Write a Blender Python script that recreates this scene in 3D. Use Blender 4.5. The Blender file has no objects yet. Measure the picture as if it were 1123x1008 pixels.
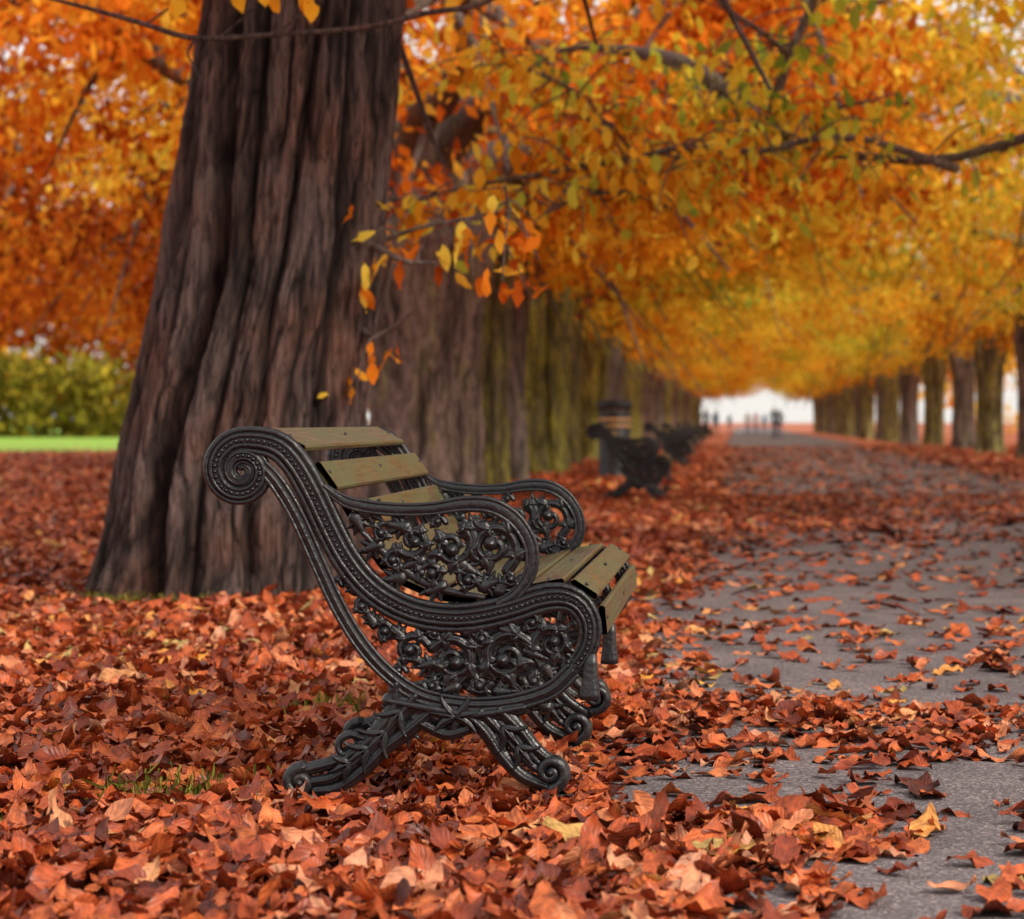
import bpy, bmesh, math, random
import numpy as np
from mathutils import Vector, Matrix
random.seed(7); rng=np.random.default_rng(7)
sc=bpy.context.scene
sc.view_settings.view_transform='Standard'; sc.view_settings.look='None'; sc.view_settings.exposure=0
F=2775.0; VX=810.0; HY=463.0; CH=0.92
def W(x,y,d):   # survey measurement -> metres
    return ((x-VX)/F*d, d, CH-(y-HY)/F*d)
# ---------------------------------------------------------------- helpers
def link(ob,parent=None):
    sc.collection.objects.link(ob)
    if parent: ob.parent=parent
    return ob
def empty(name,loc=(0,0,0),rz=0):
    e=bpy.data.objects.new(name,None); e.location=loc; e.rotation_euler[2]=rz; e.empty_display_size=.3
    return link(e)
def fast_mesh(name,V,Q,mat=None,col=None,smooth=True):
    me=bpy.data.meshes.new(name); n=len(V); m=len(Q)
    me.vertices.add(n); me.vertices.foreach_set('co',np.asarray(V,dtype=np.float32).ravel())
    me.loops.add(m*4); me.loops.foreach_set('vertex_index',np.asarray(Q,dtype=np.int32).ravel())
    me.polygons.add(m); me.polygons.foreach_set('loop_start',np.arange(0,m*4,4,dtype=np.int32))
    me.update(calc_edges=True)
    if smooth: me.polygons.foreach_set('use_smooth',np.ones(m,dtype=bool))
    if col is not None:
        a=me.color_attributes.new('Col','FLOAT_COLOR','POINT')
        c=np.ones((n,4),dtype=np.float32); c[:,:3]=col; a.data.foreach_set('color',c.ravel())
    if mat: me.materials.append(mat)
    me.update(); return me
def smoothstep(a,b,x):
    t=np.clip((x-a)/(b-a),0,1); return t*t*(3-2*t)
TAB=rng.random((256,256))
def vnoise(u,v,pu=256,off=0):
    iu=np.floor(u).astype(int); iv=np.floor(v).astype(int); fu=u-iu; fv=v-iv
    fu=fu*fu*(3-2*fu); fv=fv*fv*(3-2*fv)
    a=(iu%pu+off)%256; b=((iu+1)%pu+off)%256; c=(iv+off*7)%256; d=(iv+1+off*7)%256
    return (TAB[a,c]*(1-fu)+TAB[b,c]*fu)*(1-fv)+(TAB[a,d]*(1-fu)+TAB[b,d]*fu)*fv
# ---------------------------------------------------------------- material helpers
def newmat(name):
    m=bpy.data.materials.new(name); m.use_nodes=True; nt=m.node_tree
    b=nt.nodes['Principled BSDF']; return m,nt,b
def nd(nt,t,**k):
    n=nt.nodes.new(t)
    for a,v in k.items():
        if hasattr(n,a): setattr(n,a,v)
        else: n.inputs[a].default_value=v
    return n
def ramp(nt,stops,interp='LINEAR'):
    r=nt.nodes.new('ShaderNodeValToRGB'); cr=r.color_ramp; cr.interpolation=interp
    while len(cr.elements)<len(stops): cr.elements.new(.5)
    for e,(p,c) in zip(cr.elements,stops): e.position=p; e.color=(*c,1)
    return r
def mixc(nt,fac,a,b,mode='MIX'):
    m=nt.nodes.new('ShaderNodeMix'); m.data_type='RGBA'; m.blend_type=mode
    for s,v in ((0,fac),(6,a),(7,b)):
        if hasattr(v,'is_linked') or hasattr(v,'links'): nt.links.new(v,m.inputs[s])
        else: m.inputs[s].default_value=v if s==0 else (*v,1)
    return m.outputs[2]
def leaf_mat(name,stops,trans=.35,rough=.55,vein=False):
    m,nt,b=newmat(name); L=nt.links
    at=nd(nt,'ShaderNodeAttribute',attribute_name='Col')
    sep=nt.nodes.new('ShaderNodeSeparateColor'); L.new(at.outputs['Color'],sep.inputs[0])
    oi=nt.nodes.new('ShaderNodeObjectInfo')
    r=ramp(nt,stops)
    ma=nd(nt,'ShaderNodeMath',operation='MULTIPLY_ADD'); L.new(oi.outputs['Random'],ma.inputs[0]); ma.inputs[1].default_value=.16 if not vein else 0; L.new(sep.outputs[0],ma.inputs[2])
    L.new(ma.outputs[0],r.inputs[0])
    col=r.outputs[0]
    if vein:
        tc=nt.nodes.new('ShaderNodeTexCoord')
        no=nd(nt,'ShaderNodeTexNoise'); no.inputs['Scale'].default_value=38; no.inputs['Detail'].default_value=4; L.new(tc.outputs['Object'],no.inputs[0])
        r2=ramp(nt,[(.3,(.5,.45,.45)),(.65,(1.15,1.1,1.1))]); L.new(no.outputs[0],r2.inputs[0])
        col=mixc(nt,1.0,col,r2.outputs[0],'MULTIPLY')
        ab=nd(nt,'ShaderNodeMath',operation='ABSOLUTE')
        s0=nd(nt,'ShaderNodeMath',operation='MULTIPLY_ADD'); L.new(sep.outputs[2],s0.inputs[0]); s0.inputs[1].default_value=2; s0.inputs[2].default_value=-1
        L.new(s0.outputs[0],ab.inputs[0])
        v1=nd(nt,'ShaderNodeMath',operation='MULTIPLY_ADD'); L.new(ab.outputs[0],v1.inputs[0]); v1.inputs[1].default_value=-2.2
        v0=nd(nt,'ShaderNodeMath',operation='MULTIPLY'); L.new(sep.outputs[1],v0.inputs[0]); v0.inputs[1].default_value=9
        L.new(v0.outputs[0],v1.inputs[2])
        pp=nd(nt,'ShaderNodeMath',operation='PINGPONG'); L.new(v1.outputs[0],pp.inputs[0]); pp.inputs[1].default_value=.5
        mn=nd(nt,'ShaderNodeMath',operation='MINIMUM'); L.new(pp.outputs[0],mn.inputs[0]); L.new(ab.outputs[0],mn.inputs[1])
        rv=ramp(nt,[(.0,(1.35,1.3,1.2)),(.09,(1,1,1)),(.5,(.86,.84,.84))]); L.new(mn.outputs[0],rv.inputs[0])
        col=mixc(nt,1.0,col,rv.outputs[0],'MULTIPLY')
        bp=nd(nt,'ShaderNodeBump'); bp.inputs['Strength'].default_value=.6; bp.inputs['Distance'].default_value=.004
        L.new(mn.outputs[0],bp.inputs['Height']); L.new(bp.outputs[0],b.inputs['Normal'])
    L.new(col,b.inputs['Base Color']); b.inputs['Roughness'].default_value=rough
    b.inputs['Specular IOR Level'].default_value=.35
    if trans>0:
        if not vein:
            b=nt.nodes.new('ShaderNodeBsdfDiffuse'); L.new(col,b.inputs[0])
        tr=nt.nodes.new('ShaderNodeBsdfTranslucent'); L.new(col,tr.inputs[0])
        mx=nt.nodes.new('ShaderNodeMixShader'); mx.inputs[0].default_value=trans
        L.new(b.outputs[0],mx.inputs[1]); L.new(tr.outputs[0],mx.inputs[2])
        L.new(mx.outputs[0],nt.nodes['Material Output'].inputs[0])
    return m
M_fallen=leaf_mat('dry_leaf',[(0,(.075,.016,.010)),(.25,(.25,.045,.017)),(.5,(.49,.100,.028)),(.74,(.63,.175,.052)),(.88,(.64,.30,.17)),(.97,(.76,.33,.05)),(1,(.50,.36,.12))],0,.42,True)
M_dk=leaf_mat('foliage_rust',[(0,(.09,.014,.004)),(.3,(.30,.05,.009)),(.6,(.60,.14,.014)),(.85,(.80,.30,.025)),(1,(.78,.48,.05))],.4)
M_or=leaf_mat('foliage_orange',[(0,(.20,.032,.006)),(.25,(.58,.11,.012)),(.55,(.86,.25,.02)),(.8,(.94,.45,.04)),(1,(.92,.64,.08))],.45)
M_go=leaf_mat('foliage_gold',[(0,(.38,.10,.012)),(.3,(.82,.32,.018)),(.6,(.94,.52,.04)),(.85,(.93,.70,.08)),(1,(.52,.55,.06))],.45)
M_ye=leaf_mat('foliage_yellow_green',[(0,(.52,.22,.015)),(.3,(.88,.50,.035)),(.6,(.86,.66,.06)),(.85,(.48,.52,.05)),(1,(.24,.32,.04))],.45)
M_gr=leaf_mat('foliage_olive',[(0,(.05,.045,.010)),(.4,(.14,.12,.018)),(.7,(.32,.27,.03)),(1,(.55,.38,.04))],.3)
def bark_mat(name,dark,light,moss,mossamt,red=None,sc1=38,bumpd=.03,zs=.12):
    m,nt,b=newmat(name); L=nt.links
    at=nd(nt,'ShaderNodeAttribute',attribute_name='Col')
    sep=nt.nodes.new('ShaderNodeSeparateColor'); L.new(at.outputs['Color'],sep.inputs[0])
    tc=nt.nodes.new('ShaderNodeTexCoord'); oi=nt.nodes.new('ShaderNodeObjectInfo')
    vm=nd(nt,'ShaderNodeVectorMath',operation='ADD'); L.new(tc.outputs['Object'],vm.inputs[0])
    sc2=nd(nt,'ShaderNodeMath',operation='MULTIPLY'); L.new(oi.outputs['Random'],sc2.inputs[0]); sc2.inputs[1].default_value=37
    L.new(sc2.outputs[0],vm.inputs[1])
    mp=nt.nodes.new('ShaderNodeMapping'); mp.inputs['Scale'].default_value=(1,1,zs); L.new(tc.outputs['Object'],mp.inputs[0])
    n1=nd(nt,'ShaderNodeTexNoise'); n1.inputs['Scale'].default_value=sc1; n1.inputs['Detail'].default_value=9; n1.inputs['Roughness'].default_value=.75; n1.inputs['Distortion'].default_value=.6; L.new(mp.outputs[0],n1.inputs[0])
    n2=nd(nt,'ShaderNodeTexNoise'); n2.inputs['Scale'].default_value=2.2; n2.inputs['Detail'].default_value=5; L.new(vm.outputs[0],n2.inputs[0])
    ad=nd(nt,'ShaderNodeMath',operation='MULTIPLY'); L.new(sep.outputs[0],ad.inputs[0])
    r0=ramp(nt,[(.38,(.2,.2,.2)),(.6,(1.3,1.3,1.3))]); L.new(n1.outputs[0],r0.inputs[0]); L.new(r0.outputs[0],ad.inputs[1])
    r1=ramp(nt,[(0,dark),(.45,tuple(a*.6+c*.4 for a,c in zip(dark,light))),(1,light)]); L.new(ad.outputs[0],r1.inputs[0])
    col=r1.outputs[0]
    if red:
        rr=ramp(nt,[(.45,(0,0,0)),(.68,(1,1,1))]); L.new(n2.outputs[0],rr.inputs[0])
        col=mixc(nt,rr.outputs[0],col,mixc(nt,1.0,col,red,'MULTIPLY'))
    mp3=nt.nodes.new('ShaderNodeMapping'); mp3.inputs['Scale'].default_value=(1,1,.4); L.new(vm.outputs[0],mp3.inputs[0])
    n3=nd(nt,'ShaderNodeTexNoise'); n3.inputs['Scale'].default_value=4.5; n3.inputs['Detail'].default_value=8; n3.inputs['Roughness'].default_value=.65; L.new(mp3.outputs[0],n3.inputs[0])
    rm=ramp(nt,[(max(0,.62-mossamt*.4),(0,0,0)),(min(1,.84-mossamt*.4),(1,1,1))]); L.new(n3.outputs[0],rm.inputs[0])
    mm=mixc(nt,1.0,moss,r0.outputs[0],'MULTIPLY')
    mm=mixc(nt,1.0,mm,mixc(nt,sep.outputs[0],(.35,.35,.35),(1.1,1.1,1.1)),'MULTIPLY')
    col=mixc(nt,rm.outputs[0],col,mm)
    L.new(col,b.inputs['Base Color']); b.inputs['Roughness'].default_value=.85; b.inputs['Specular IOR Level'].default_value=.25
    bp=nd(nt,'ShaderNodeBump'); bp.inputs['Strength'].default_value=1; bp.inputs['Distance'].default_value=bumpd
    L.new(n1.outputs[0],bp.inputs['Height']); L.new(bp.outputs[0],b.inputs['Normal'])
    return m
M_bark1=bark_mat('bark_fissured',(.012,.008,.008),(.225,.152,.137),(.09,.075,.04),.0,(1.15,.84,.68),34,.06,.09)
M_bark2=bark_mat('bark_brown',(.04,.026,.022),(.30,.215,.185),(.26,.23,.07),.26)
M_bark3=bark_mat('bark_mossy',(.035,.028,.014),(.25,.205,.12),(.42,.39,.07),.42)
M_bark4=bark_mat('bark_grey',(.04,.03,.03),(.25,.20,.18),(.28,.26,.07),.25)
M_bark5=bark_mat('bark_green',(.04,.034,.015),(.27,.24,.11),(.50,.47,.07),.52)
# ---------------------------------------------------------------- leaves builder
def rotmats(yaw,tilt,roll):
    cy,sy=np.cos(yaw),np.sin(yaw); ct,st=np.cos(tilt),np.sin(tilt); cr,sr=np.cos(roll),np.sin(roll)
    n=len(yaw); Rz=np.zeros((n,3,3)); Rx=np.zeros((n,3,3)); Ry=np.zeros((n,3,3))
    Rz[:,0,0]=cy;Rz[:,0,1]=-sy;Rz[:,1,0]=sy;Rz[:,1,1]=cy;Rz[:,2,2]=1
    Rx[:,0,0]=1;Rx[:,1,1]=ct;Rx[:,1,2]=-st;Rx[:,2,1]=st;Rx[:,2,2]=ct
    Ry[:,0,0]=cr;Ry[:,0,2]=sr;Ry[:,2,0]=-sr;Ry[:,2,2]=cr;Ry[:,1,1]=1
    return Rz@Rx@Ry
def leaves(name,pos,R,L,Wd,rnd,nt=3,ns=2,mat=None,crumple=1.0):
    N=len(pos); t=np.linspace(0,1,nt); s=np.linspace(-1,1,ns)
    T,S=np.meshgrid(t,s,indexing='ij'); T=T.ravel()[None]; S=S.ravel()[None]
    if nt<=3: prof=np.where(T<.1,.18,np.where(T>.9,.08,1.0))*.5
    else: prof=np.maximum(np.sin(np.pi*np.clip(T,0,1)**1.15)**.85,.03)*.5
    x=S*prof*Wd[:,None]
    if nt>6: x=x*(1+.10*np.sin(T*46+rnd[:,None]*9)*np.abs(S))
    y=(T-.5)*L[:,None]
    g=lambda a,b:rng.uniform(a,b,(N,1))
    k1=g(-7,13)*crumple*(.14/L[:,None]); k1=np.where(np.abs(k1)<.3,.3,k1)
    k2=g(-12,34)*crumple*(.14/L[:,None]); k2=np.where(np.abs(k2)<.3,.3,k2)
    zx=(1-np.cos(k2*x))/k2; xb=np.sin(k2*x)/k2
    rip=.07*L[:,None]*S**2*np.sin(T*g(8,20)+g(0,6)+S*1.5)*crumple
    z=zx+rip
    yb=np.sin(k1*y)/k1; z=z+(1-np.cos(k1*y))/k1
    tw=g(-1.5,1.5)*crumple*(T-.5); xr=xb*np.cos(tw)-z*np.sin(tw); zr=xb*np.sin(tw)+z*np.cos(tw)
    P=np.stack([xr,np.broadcast_to(yb,xr.shape),zr],-1)
    V=np.einsum('nij,nvj->nvi',R,P)+pos[:,None,:]
    i=np.arange(nt-1)[:,None]; j=np.arange(ns-1)[None]
    a=(i*ns+j).ravel(); q=np.stack([a,a+1,a+ns+1,a+ns],-1)
    Q=(q[None]+(np.arange(N)*nt*ns)[:,None,None]).reshape(-1,4)
    C=np.stack([np.broadcast_to(rnd[:,None],xr.shape),np.broadcast_to(T,xr.shape),np.broadcast_to((S+1)/2,xr.shape)],-1).reshape(-1,3)
    return fast_mesh(name,V.reshape(-1,3),Q,mat,C)
# ---------------------------------------------------------------- tubes
class Geo:
    def __init__(s): s.V=[]; s.Q=[]; s.C=[]; s.n=0
    def add(s,V,Q,c=None):
        s.V.append(V); s.Q.append(Q+s.n); s.n+=len(V)
        s.C.append(np.ones((len(V),3))*.6 if c is None else c)
    def mesh(s,name,mat): return fast_mesh(name,np.concatenate(s.V),np.concatenate(s.Q),mat,np.concatenate(s.C))
def catmull(P,n):
    P=np.asarray(P,float); 
    if len(P)==2: return P[0]+(P[1]-P[0])*np.linspace(0,1,n)[:,None]
    E=np.vstack([2*P[0]-P[1],P,2*P[-1]-P[-2]]); out=[]
    m=len(P)-1
    for u in np.linspace(0,m-1e-6,n):
        i=int(u); f=u-i; a,b,c,d=E[i],E[i+1],E[i+2],E[i+3]
        out.append(.5*((2*b)+(-a+c)*f+(2*a-5*b+4*c-d)*f*f+(-a+3*b-3*c+d)*f**3))
    return np.array(out)
def tube3(G,pts,rads,n=16,k=8,bump=0,col=None):
    P=catmull([(*p,r) for p,r in zip(pts,rads)],n); C=P[:,:3]; r=np.maximum(P[:,3],.0015)
    T=np.gradient(C,axis=0); T/=np.linalg.norm(T,axis=1)[:,None]+1e-9
    up=np.array([0,0,1.]) if abs(T[0][2])<.9 else np.array([1.,0,0])
    V=[]; N0=np.cross(T[0],up); N0/=np.linalg.norm(N0)
    ang=np.linspace(0,2*np.pi,k,endpoint=False)
    for i in range(n):
        N0=N0-T[i]*N0.dot(T[i]); N0/=np.linalg.norm(N0)+1e-9; B=np.cross(T[i],N0)
        rr=r[i]*(1+(bump*(rng.random(k)-.5) if bump else 0))
        V.append(C[i]+(np.cos(ang)*rr)[:,None]*N0+(np.sin(ang)*rr)[:,None]*B)
    V=np.concatenate(V); i=np.arange(n-1)[:,None]; j=np.arange(k)[None]
    Q=np.stack([i*k+j,i*k+(j+1)%k,(i+1)*k+(j+1)%k,(i+1)*k+j],-1).reshape(-1,4)
    G.add(V,Q,None if col is None else np.ones((len(V),3))*col)
# ================================================================ BENCH
S=.0022
def bx(x): return (x-463)*S
def bz(y): return (882-y)*S
def flat(G,pts,rads,ry=None,n=None,k=8,yc=0.0):
    P=np.array([(p[0],p[1],r) for p,r in zip(pts,rads)],float)
    if n is None:
        ln=np.sum(np.hypot(*np.diff(P[:,:2],axis=0).T)); n=int(max(6,min(90,ln/4)))
    P=catmull(P,n); X=bx(P[:,0]); Z=bz(P[:,1]); r=np.maximum(P[:,2],.4)*S
    T=np.stack([np.gradient(X),np.gradient(Z)],-1); T/=np.linalg.norm(T,axis=1)[:,None]+1e-9
    N=np.stack([-T[:,1],T[:,0]],-1)
    ryy=r if ry is None else np.minimum(r*3,np.ones_like(r)*ry)
    a=np.linspace(0,2*np.pi,k,endpoint=False)
    sq=lambda c:np.sign(c)*np.abs(c)**.75
    ca,sa=sq(np.cos(a)),sq(np.sin(a))
    V=np.stack([X[:,None]+N[:,0:1]*r[:,None]*ca, yc+ryy[:,None]*sa, Z[:,None]+N[:,1:2]*r[:,None]*ca],-1)
    V=V.reshape(-1,3); i=np.arange(n-1)[:,None]; j=np.arange(k)[None]
    Q=np.stack([i*k+j,i*k+(j+1)%k,(i+1)*k+(j+1)%k,(i+1)*k+j],-1).reshape(-1,4)
    G.add(V,Q)
    for e in (0,-1): knob(G,P[e,0],P[e,1],r[e]/S*.98,yc,float(ryy[e]/r[e]))
    return P
def knob(G,x,y,r,yc=0,sy=1.0):
    k=8; m=4; th=np.linspace(0.02,np.pi-.02,m+1)[:,None]; ph=np.linspace(0,2*np.pi,k,endpoint=False)[None]
    V=np.stack([bx(x)+r*S*np.sin(th)*np.cos(ph), yc+r*S*sy*np.cos(th)*np.ones_like(ph), bz(y)+r*S*np.sin(th)*np.sin(ph)],-1).reshape(-1,3)
    i=np.arange(m)[:,None]; j=np.arange(k)[None]
    Q=np.stack([i*k+j,i*k+(j+1)%k,(i+1)*k+(j+1)%k,(i+1)*k+j],-1).reshape(-1,4); G.add(V,Q)
def spiral_pts(cx,cy,R,r1,turns,a0,d):
    n=int(10*turns)+3; out=[]
    for i in range(n):
        f=i/(n-1); a=math.radians(a0)+d*f*turns*2*math.pi; r=R+(r1-R)*f**.8
        out.append((cx+r*math.cos(a),cy-r*math.sin(a)))
    return out
def leaflet(G,x,y,ang,L,w,turn,yc=0):
    n=7; px,py=x,y; pts=[(px,py)]; 
    for i in range(n):
        h=math.radians(ang+turn*((i+1)/n)**1.5); px+=math.cos(h)*L/n; py-=math.sin(h)*L/n; pts.append((px,py))
    rad=[w*.6,w*1.3,w*1.7,w*1.6,w*1.3,w*.9,w*.6,w*.4]
    flat(G,pts,rad,ry=.008,n=11,k=6,yc=yc); flat(G,pts[:-1],[r*.3 for r in rad[:-1]],yc=yc-.008,n=8,k=5)
def scroll(G,cx,cy,R,turns,a0,d,w,leaves_n=5,lead=None,yc=0):
    w=w*1.12
    sp=spiral_pts(cx,cy,R,R*.16,turns,a0,d)
    pts=(lead or [])+sp; m=len(pts)
    rad=[w*(1-.5*i/(m-1)) for i in range(m)]
    flat(G,pts,rad,ry=.012,yc=yc)
    knob(G,*sp[-1],w*1.35,yc-.004,1.3)
    flat(G,pts,[r*.4 for r in rad],yc=yc-.011,k=6); 
    for i in range(leaves_n):
        f=(i+.5)/leaves_n*.62; j=int(f*(len(sp)-1)); x,y=sp[j]; x2,y2=sp[j+1]
        h=math.degrees(math.atan2(-(y2-y),x2-x))
        leaflet(G,x,y,h-d*30,R*.66,w*.85,-d*55,yc-.005)
        if i%2==0: leaflet(G,x,y,h+d*35,R*.42,w*.7,d*100,yc-.005)
def acanthus(G,x,y,ang,L,w,n=5,spread=80):
    w=w*1.25
    for i in range(n):
        f=i/(n-1)-.5
        leaflet(G,x,y,ang+f*spread,L*(1-.9*abs(f)**1.3),w,f*110)
    flat(G,[(x,y),(x+math.cos(math.radians(ang))*L*.7,y-math.sin(math.radians(ang))*L*.7)],[w*1.9,w*.7],ry=.012,n=6,yc=-.003)
def offset(P,o):
    P=np.asarray(P,float); T=np.gradient(P,axis=0); T/=np.linalg.norm(T,axis=1)[:,None]+1e-9
    return P+np.stack([-T[:,1],T[:,0]],-1)*np.asarray(o)[:,None]
G=Geo()
sp=spiral_pts(266,524,34,4,2.1,90,1)[::-1]
main=sp+[(300,494),(322,512),(342,545),(360,583),(381,622),(410,655),(452,678),(502,685),(552,677),(600,662),(630,666),(646,688),(645,716),(628,742)]
mw=[3+9.5*min(1,i/(len(sp)-1)) for i in range(len(sp))]+[13.5]*10+[12,11,10,9]
MP=flat(G,main,mw,ry=.016,n=150,k=12)
c=MP[:,:2]; w=MP[:,2]
for o,rr in ((.92,.28),(-.92,.28),(.42,.2),(-.42,.2)):
    q=offset(c,w*o); 
    for yc in (-.016,.016): flat(G,q[::2],(w*rr)[::2],n=110,k=6,yc=yc*(1 if abs(o)<.8 else .55))
d=np.concatenate([[0],np.cumsum(np.hypot(*np.diff(c,axis=0).T))])
for s_ in np.arange(70,d[-1]-10,6.2):
    x=np.interp(s_,d,c[:,0]); y=np.interp(s_,d,c[:,1]); knob(G,x,y,2.3,-.018)
low=[(628,742),(603,764),(560,777),(510,779),(462,769),(425,744),(395,710),(370,668),(348,620),(326,572),(304,536),(286,516)]
LP=flat(G,low,[9,9,8.5,8,8,8,8,8,8,8,8,7],ry=.016,n=90,k=10)
for o in (.85,-.85,0):
    q=offset(LP[:,:2],LP[:,2]*o)
    flat(G,q[::2],(LP[:,2]*.3)[::2],n=80,k=6,yc=-.013)
for (cx,cy,R,tn,a0,dd,ww,ln) in [(606,713,23,1.4,200,-1,5.2,5),(556,728,30,1.5,30,1,6.4,5),(497,731,27,1.5,150,-1,6,5),(452,720,19,1.4,20,1,5,4),
     (421,700,13,1.3,150,-1,4.2,3),(399,672,11,1.3,60,1,3.9,3),(380,640,9.5,1.2,240,-1,3.6,3),(363,606,8,1.2,60,1,3.2,2),(345,570,6,1.2,240,-1,2.8,0),
     (526,757,12,1.3,0,-1,4,3),(585,752,11,1.3,180,1,3.8,3),(527,706,12,1.3,200,1,4,3),(474,757,10,1.2,180,1,3.6,3),(582,690,11,1.2,90,-1,3.6,2),(622,733,9,1.2,90,-1,3.2,2),(478,702,9,1.2,90,1,3.2,2),(437,743,9,1.2,0,1,3.2,2)]:
    scroll(G,cx,cy,R,tn,a0,dd,ww,ln)
for (x,y,a,L) in [(530,740,20,28),(475,735,190,24),(580,722,-20,24),(440,705,130,20),(410,690,120,18),(390,655,120,18),(372,622,115,16),(355,590,115,16),(545,765,0,22),(600,740,-60,18),(500,760,200,20),(510,700,10,20),(560,700,160,18)]:
    acanthus(G,x,y,a,L,2.8)
arm=[(356,540),(378,556),(405,563),(440,566),(475,565),(508,560),(540,562),(566,578),(582,605),(582,634),(566,658),(546,670)]
AP=flat(G,arm,[3,6,7,7,7,8,8.5,8,7.5,7,6.5,6],ry=.018,n=80,k=10)
for o in (.8,-.8): flat(G,offset(AP[:,:2],AP[:,2]*o)[::2],(AP[:,2]*.3)[::2],n=60,k=6,yc=-.013)
for (cx,cy,R,tn,a0,dd,ww,ln) in [(541,607,30,1.5,300,1,6,5),(496,606,25,1.4,60,-1,5.8,5),(453,600,20,1.4,200,1,5,5),(515,642,14,1.3,100,1,4.2,3),(474,638,16,1.3,200,-1,4.4,4),(433,622,13,1.3,40,1,4,3),(560,640,11,1.2,0,-1,3.8,3),(420,592,11,1.2,90,1,3.6,3),(480,580,9,1.2,0,1,3.4,2)]:
    scroll(G,cx,cy,R,tn,a0,dd,ww,ln,yc=-.002)
for (x,y,a,L) in [(520,600,100,30),(505,625,-30,28),(462,622,200,28),(445,585,170,26),(415,605,200,24),(530,650,20,24),(485,650,-160,26),(440,640,190,24),(400,570,10,26),(548,655,60,22),(390,575,-60,22)]:
    acanthus(G,x,y,a,L,3.4)
flat(G,[(392,585),(420,612),(455,640),(490,655),(530,662)],[3,4.5,5,4.5,3],ry=.012)
def legs(G):
    for pts,r in [([(436,756),(432,785),(408,815),(378,838),(347,848),(328,852)],[10,10,9,8,7.5,7]),
                  ([(474,786),(448,808),(422,828),(398,852),(372,870),(345,874)],[9,9,8,8,7,6]),
                  ([(456,770),(432,800),(402,832),(368,858),(340,864)],[12,10,8,7,6]),
                  ([(508,786),(532,808),(550,834),(572,857),(600,869)],[9,9,8.5,8,7.5]),
                  ([(548,784),(570,806),(588,828),(604,840)],[10,8.5,7,6]),
                  ([(528,786),(552,812),(574,838),(598,856)],[10,5,5,4]),
                  ([(428,775),(470,783),(520,790),(575,782)],[10,14,14,9]),
                  ([(462,800),(490,812),(515,806)],[6,7,6]),
                  ([(400,816),(384,812),(372,820),(374,832),(386,834)],[6,5,4.5,4,3]),
                  ([(380,838),(400,825),(412,812)],[4,6,6])]:
        flat(G,pts,r,ry=.017,k=10)
        flat(G,pts,[q*.32 for q in r],yc=-.016,k=6)
    for cx,cy,R,a0,dd,ww in [(330,864,17,80,1,7),(604,853,19,270,1,7.5)]:
        s2=spiral_pts(cx,cy,R,3,1.5,a0,dd); flat(G,s2,[ww*(1-.5*i/len(s2)) for i in range(len(s2))],ry=.03,k=10); knob(G,cx,cy,6,-.012,1.8)
    for (x,y,a,L) in [(500,800,80,24),(500,800,-100,22),(455,795,60,22),(540,800,130,22),(440,785,235,34),(424,808,225,34),(405,826,215,32),(386,842,205,28),(452,800,228,30),(565,815,-50,30),(548,800,-48,30),(580,832,-45,24),(480,795,150,26),(520,795,30,26),(400,838,200,26),(470,785,180,26),(530,785,0,28),(545,815,-60,26),(600,782,160,20),(560,790,190,22)]:
        acanthus(G,x,y,a,L,3.2)
    for (x,y,a,L) in [(440,785,235,30),(424,808,225,30),(405,826,215,28),(386,842,205,24),(552,803,-48,28),(568,824,-50,26),(500,792,170,30),(500,792,10,30)]:
        for f in (-28,0,28): leaflet(G,x,y,a+f,L,3.2,f*1.5,-.017)
    for x0,x1 in ((318,352),(580,632)):
        V=[];
        for yy in (-.03,.03):
            for (a,b) in ((x0,888),(x1,888),(x1-3,877),(x0+3,877)): V.append((bx(a),yy,bz(b)))
        Q=np.array([[0,1,2,3],[7,6,5,4],[0,4,5,1],[1,5,6,2],[2,6,7,3],[3,7,4,0]]); G.add(np.array(V),Q)
legs(G)
def upper_scrolls(G):
    for pts,r in [([(560,775),(576,802),(598,824),(622,838)],[8,8,7,6]),([(585,768),(602,794),(618,810),(636,818)],[8,7,6,5])]:
        flat(G,pts,r,ry=.02,k=10)
    for cx,cy,R,a0,dd,ww in [(630,817,18,250,1,6.5)]:
        s2=spiral_pts(cx,cy,R,3,1.5,a0,dd); flat(G,s2,[ww*(1-.5*i/len(s2)) for i in range(len(s2))],ry=.03,k=10); knob(G,cx,cy,6,-.012,1.8)
def tassel(G):   # tapered fluted drop under the front volute
    prof=[(.1,722),(7.5,724),(8,735),(8.5,748),(9.2,758),(10.5,768),(11,774),(.1,776)]
    k=16; V=[]
    for r,y in prof:
        for j in range(k):
            a=2*math.pi*j/k; sqr=1/max(abs(math.cos(a)),abs(math.sin(a)))**.7
            rr=r*S*sqr*(1+(.05 if j%2 else -.05)*(y>735)); V.append((bx(647)+rr*math.cos(a),rr*math.sin(a),bz(y)))
    n=len(prof); i=np.arange(n-1)[:,None]; j=np.arange(k)[None]
    G.add(np.array(V),np.stack([i*k+j,i*k+(j+1)%k,(i+1)*k+(j+1)%k,(i+1)*k+j],-1).reshape(-1,4))
M_iron,nt,b=newmat('painted_cast_iron'); L=nt.links
tc=nt.nodes.new('ShaderNodeTexCoord'); n1=nd(nt,'ShaderNodeTexNoise'); n1.inputs['Scale'].default_value=70; n1.inputs['Detail'].default_value=7; L.new(tc.outputs['Object'],n1.inputs[0])
n2=nd(nt,'ShaderNodeTexNoise'); n2.inputs['Scale'].default_value=9; n2.inputs['Detail'].default_value=9; n2.inputs['Roughness'].default_value=.7; L.new(tc.outputs['Object'],n2.inputs[0])
r=ramp(nt,[(.35,(.006,.006,.008)),(.56,(.012,.012,.015)),(.72,(.042,.036,.033))]); L.new(n2.outputs[0],r.inputs[0]); L.new(r.outputs[0],b.inputs['Base Color'])
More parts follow.
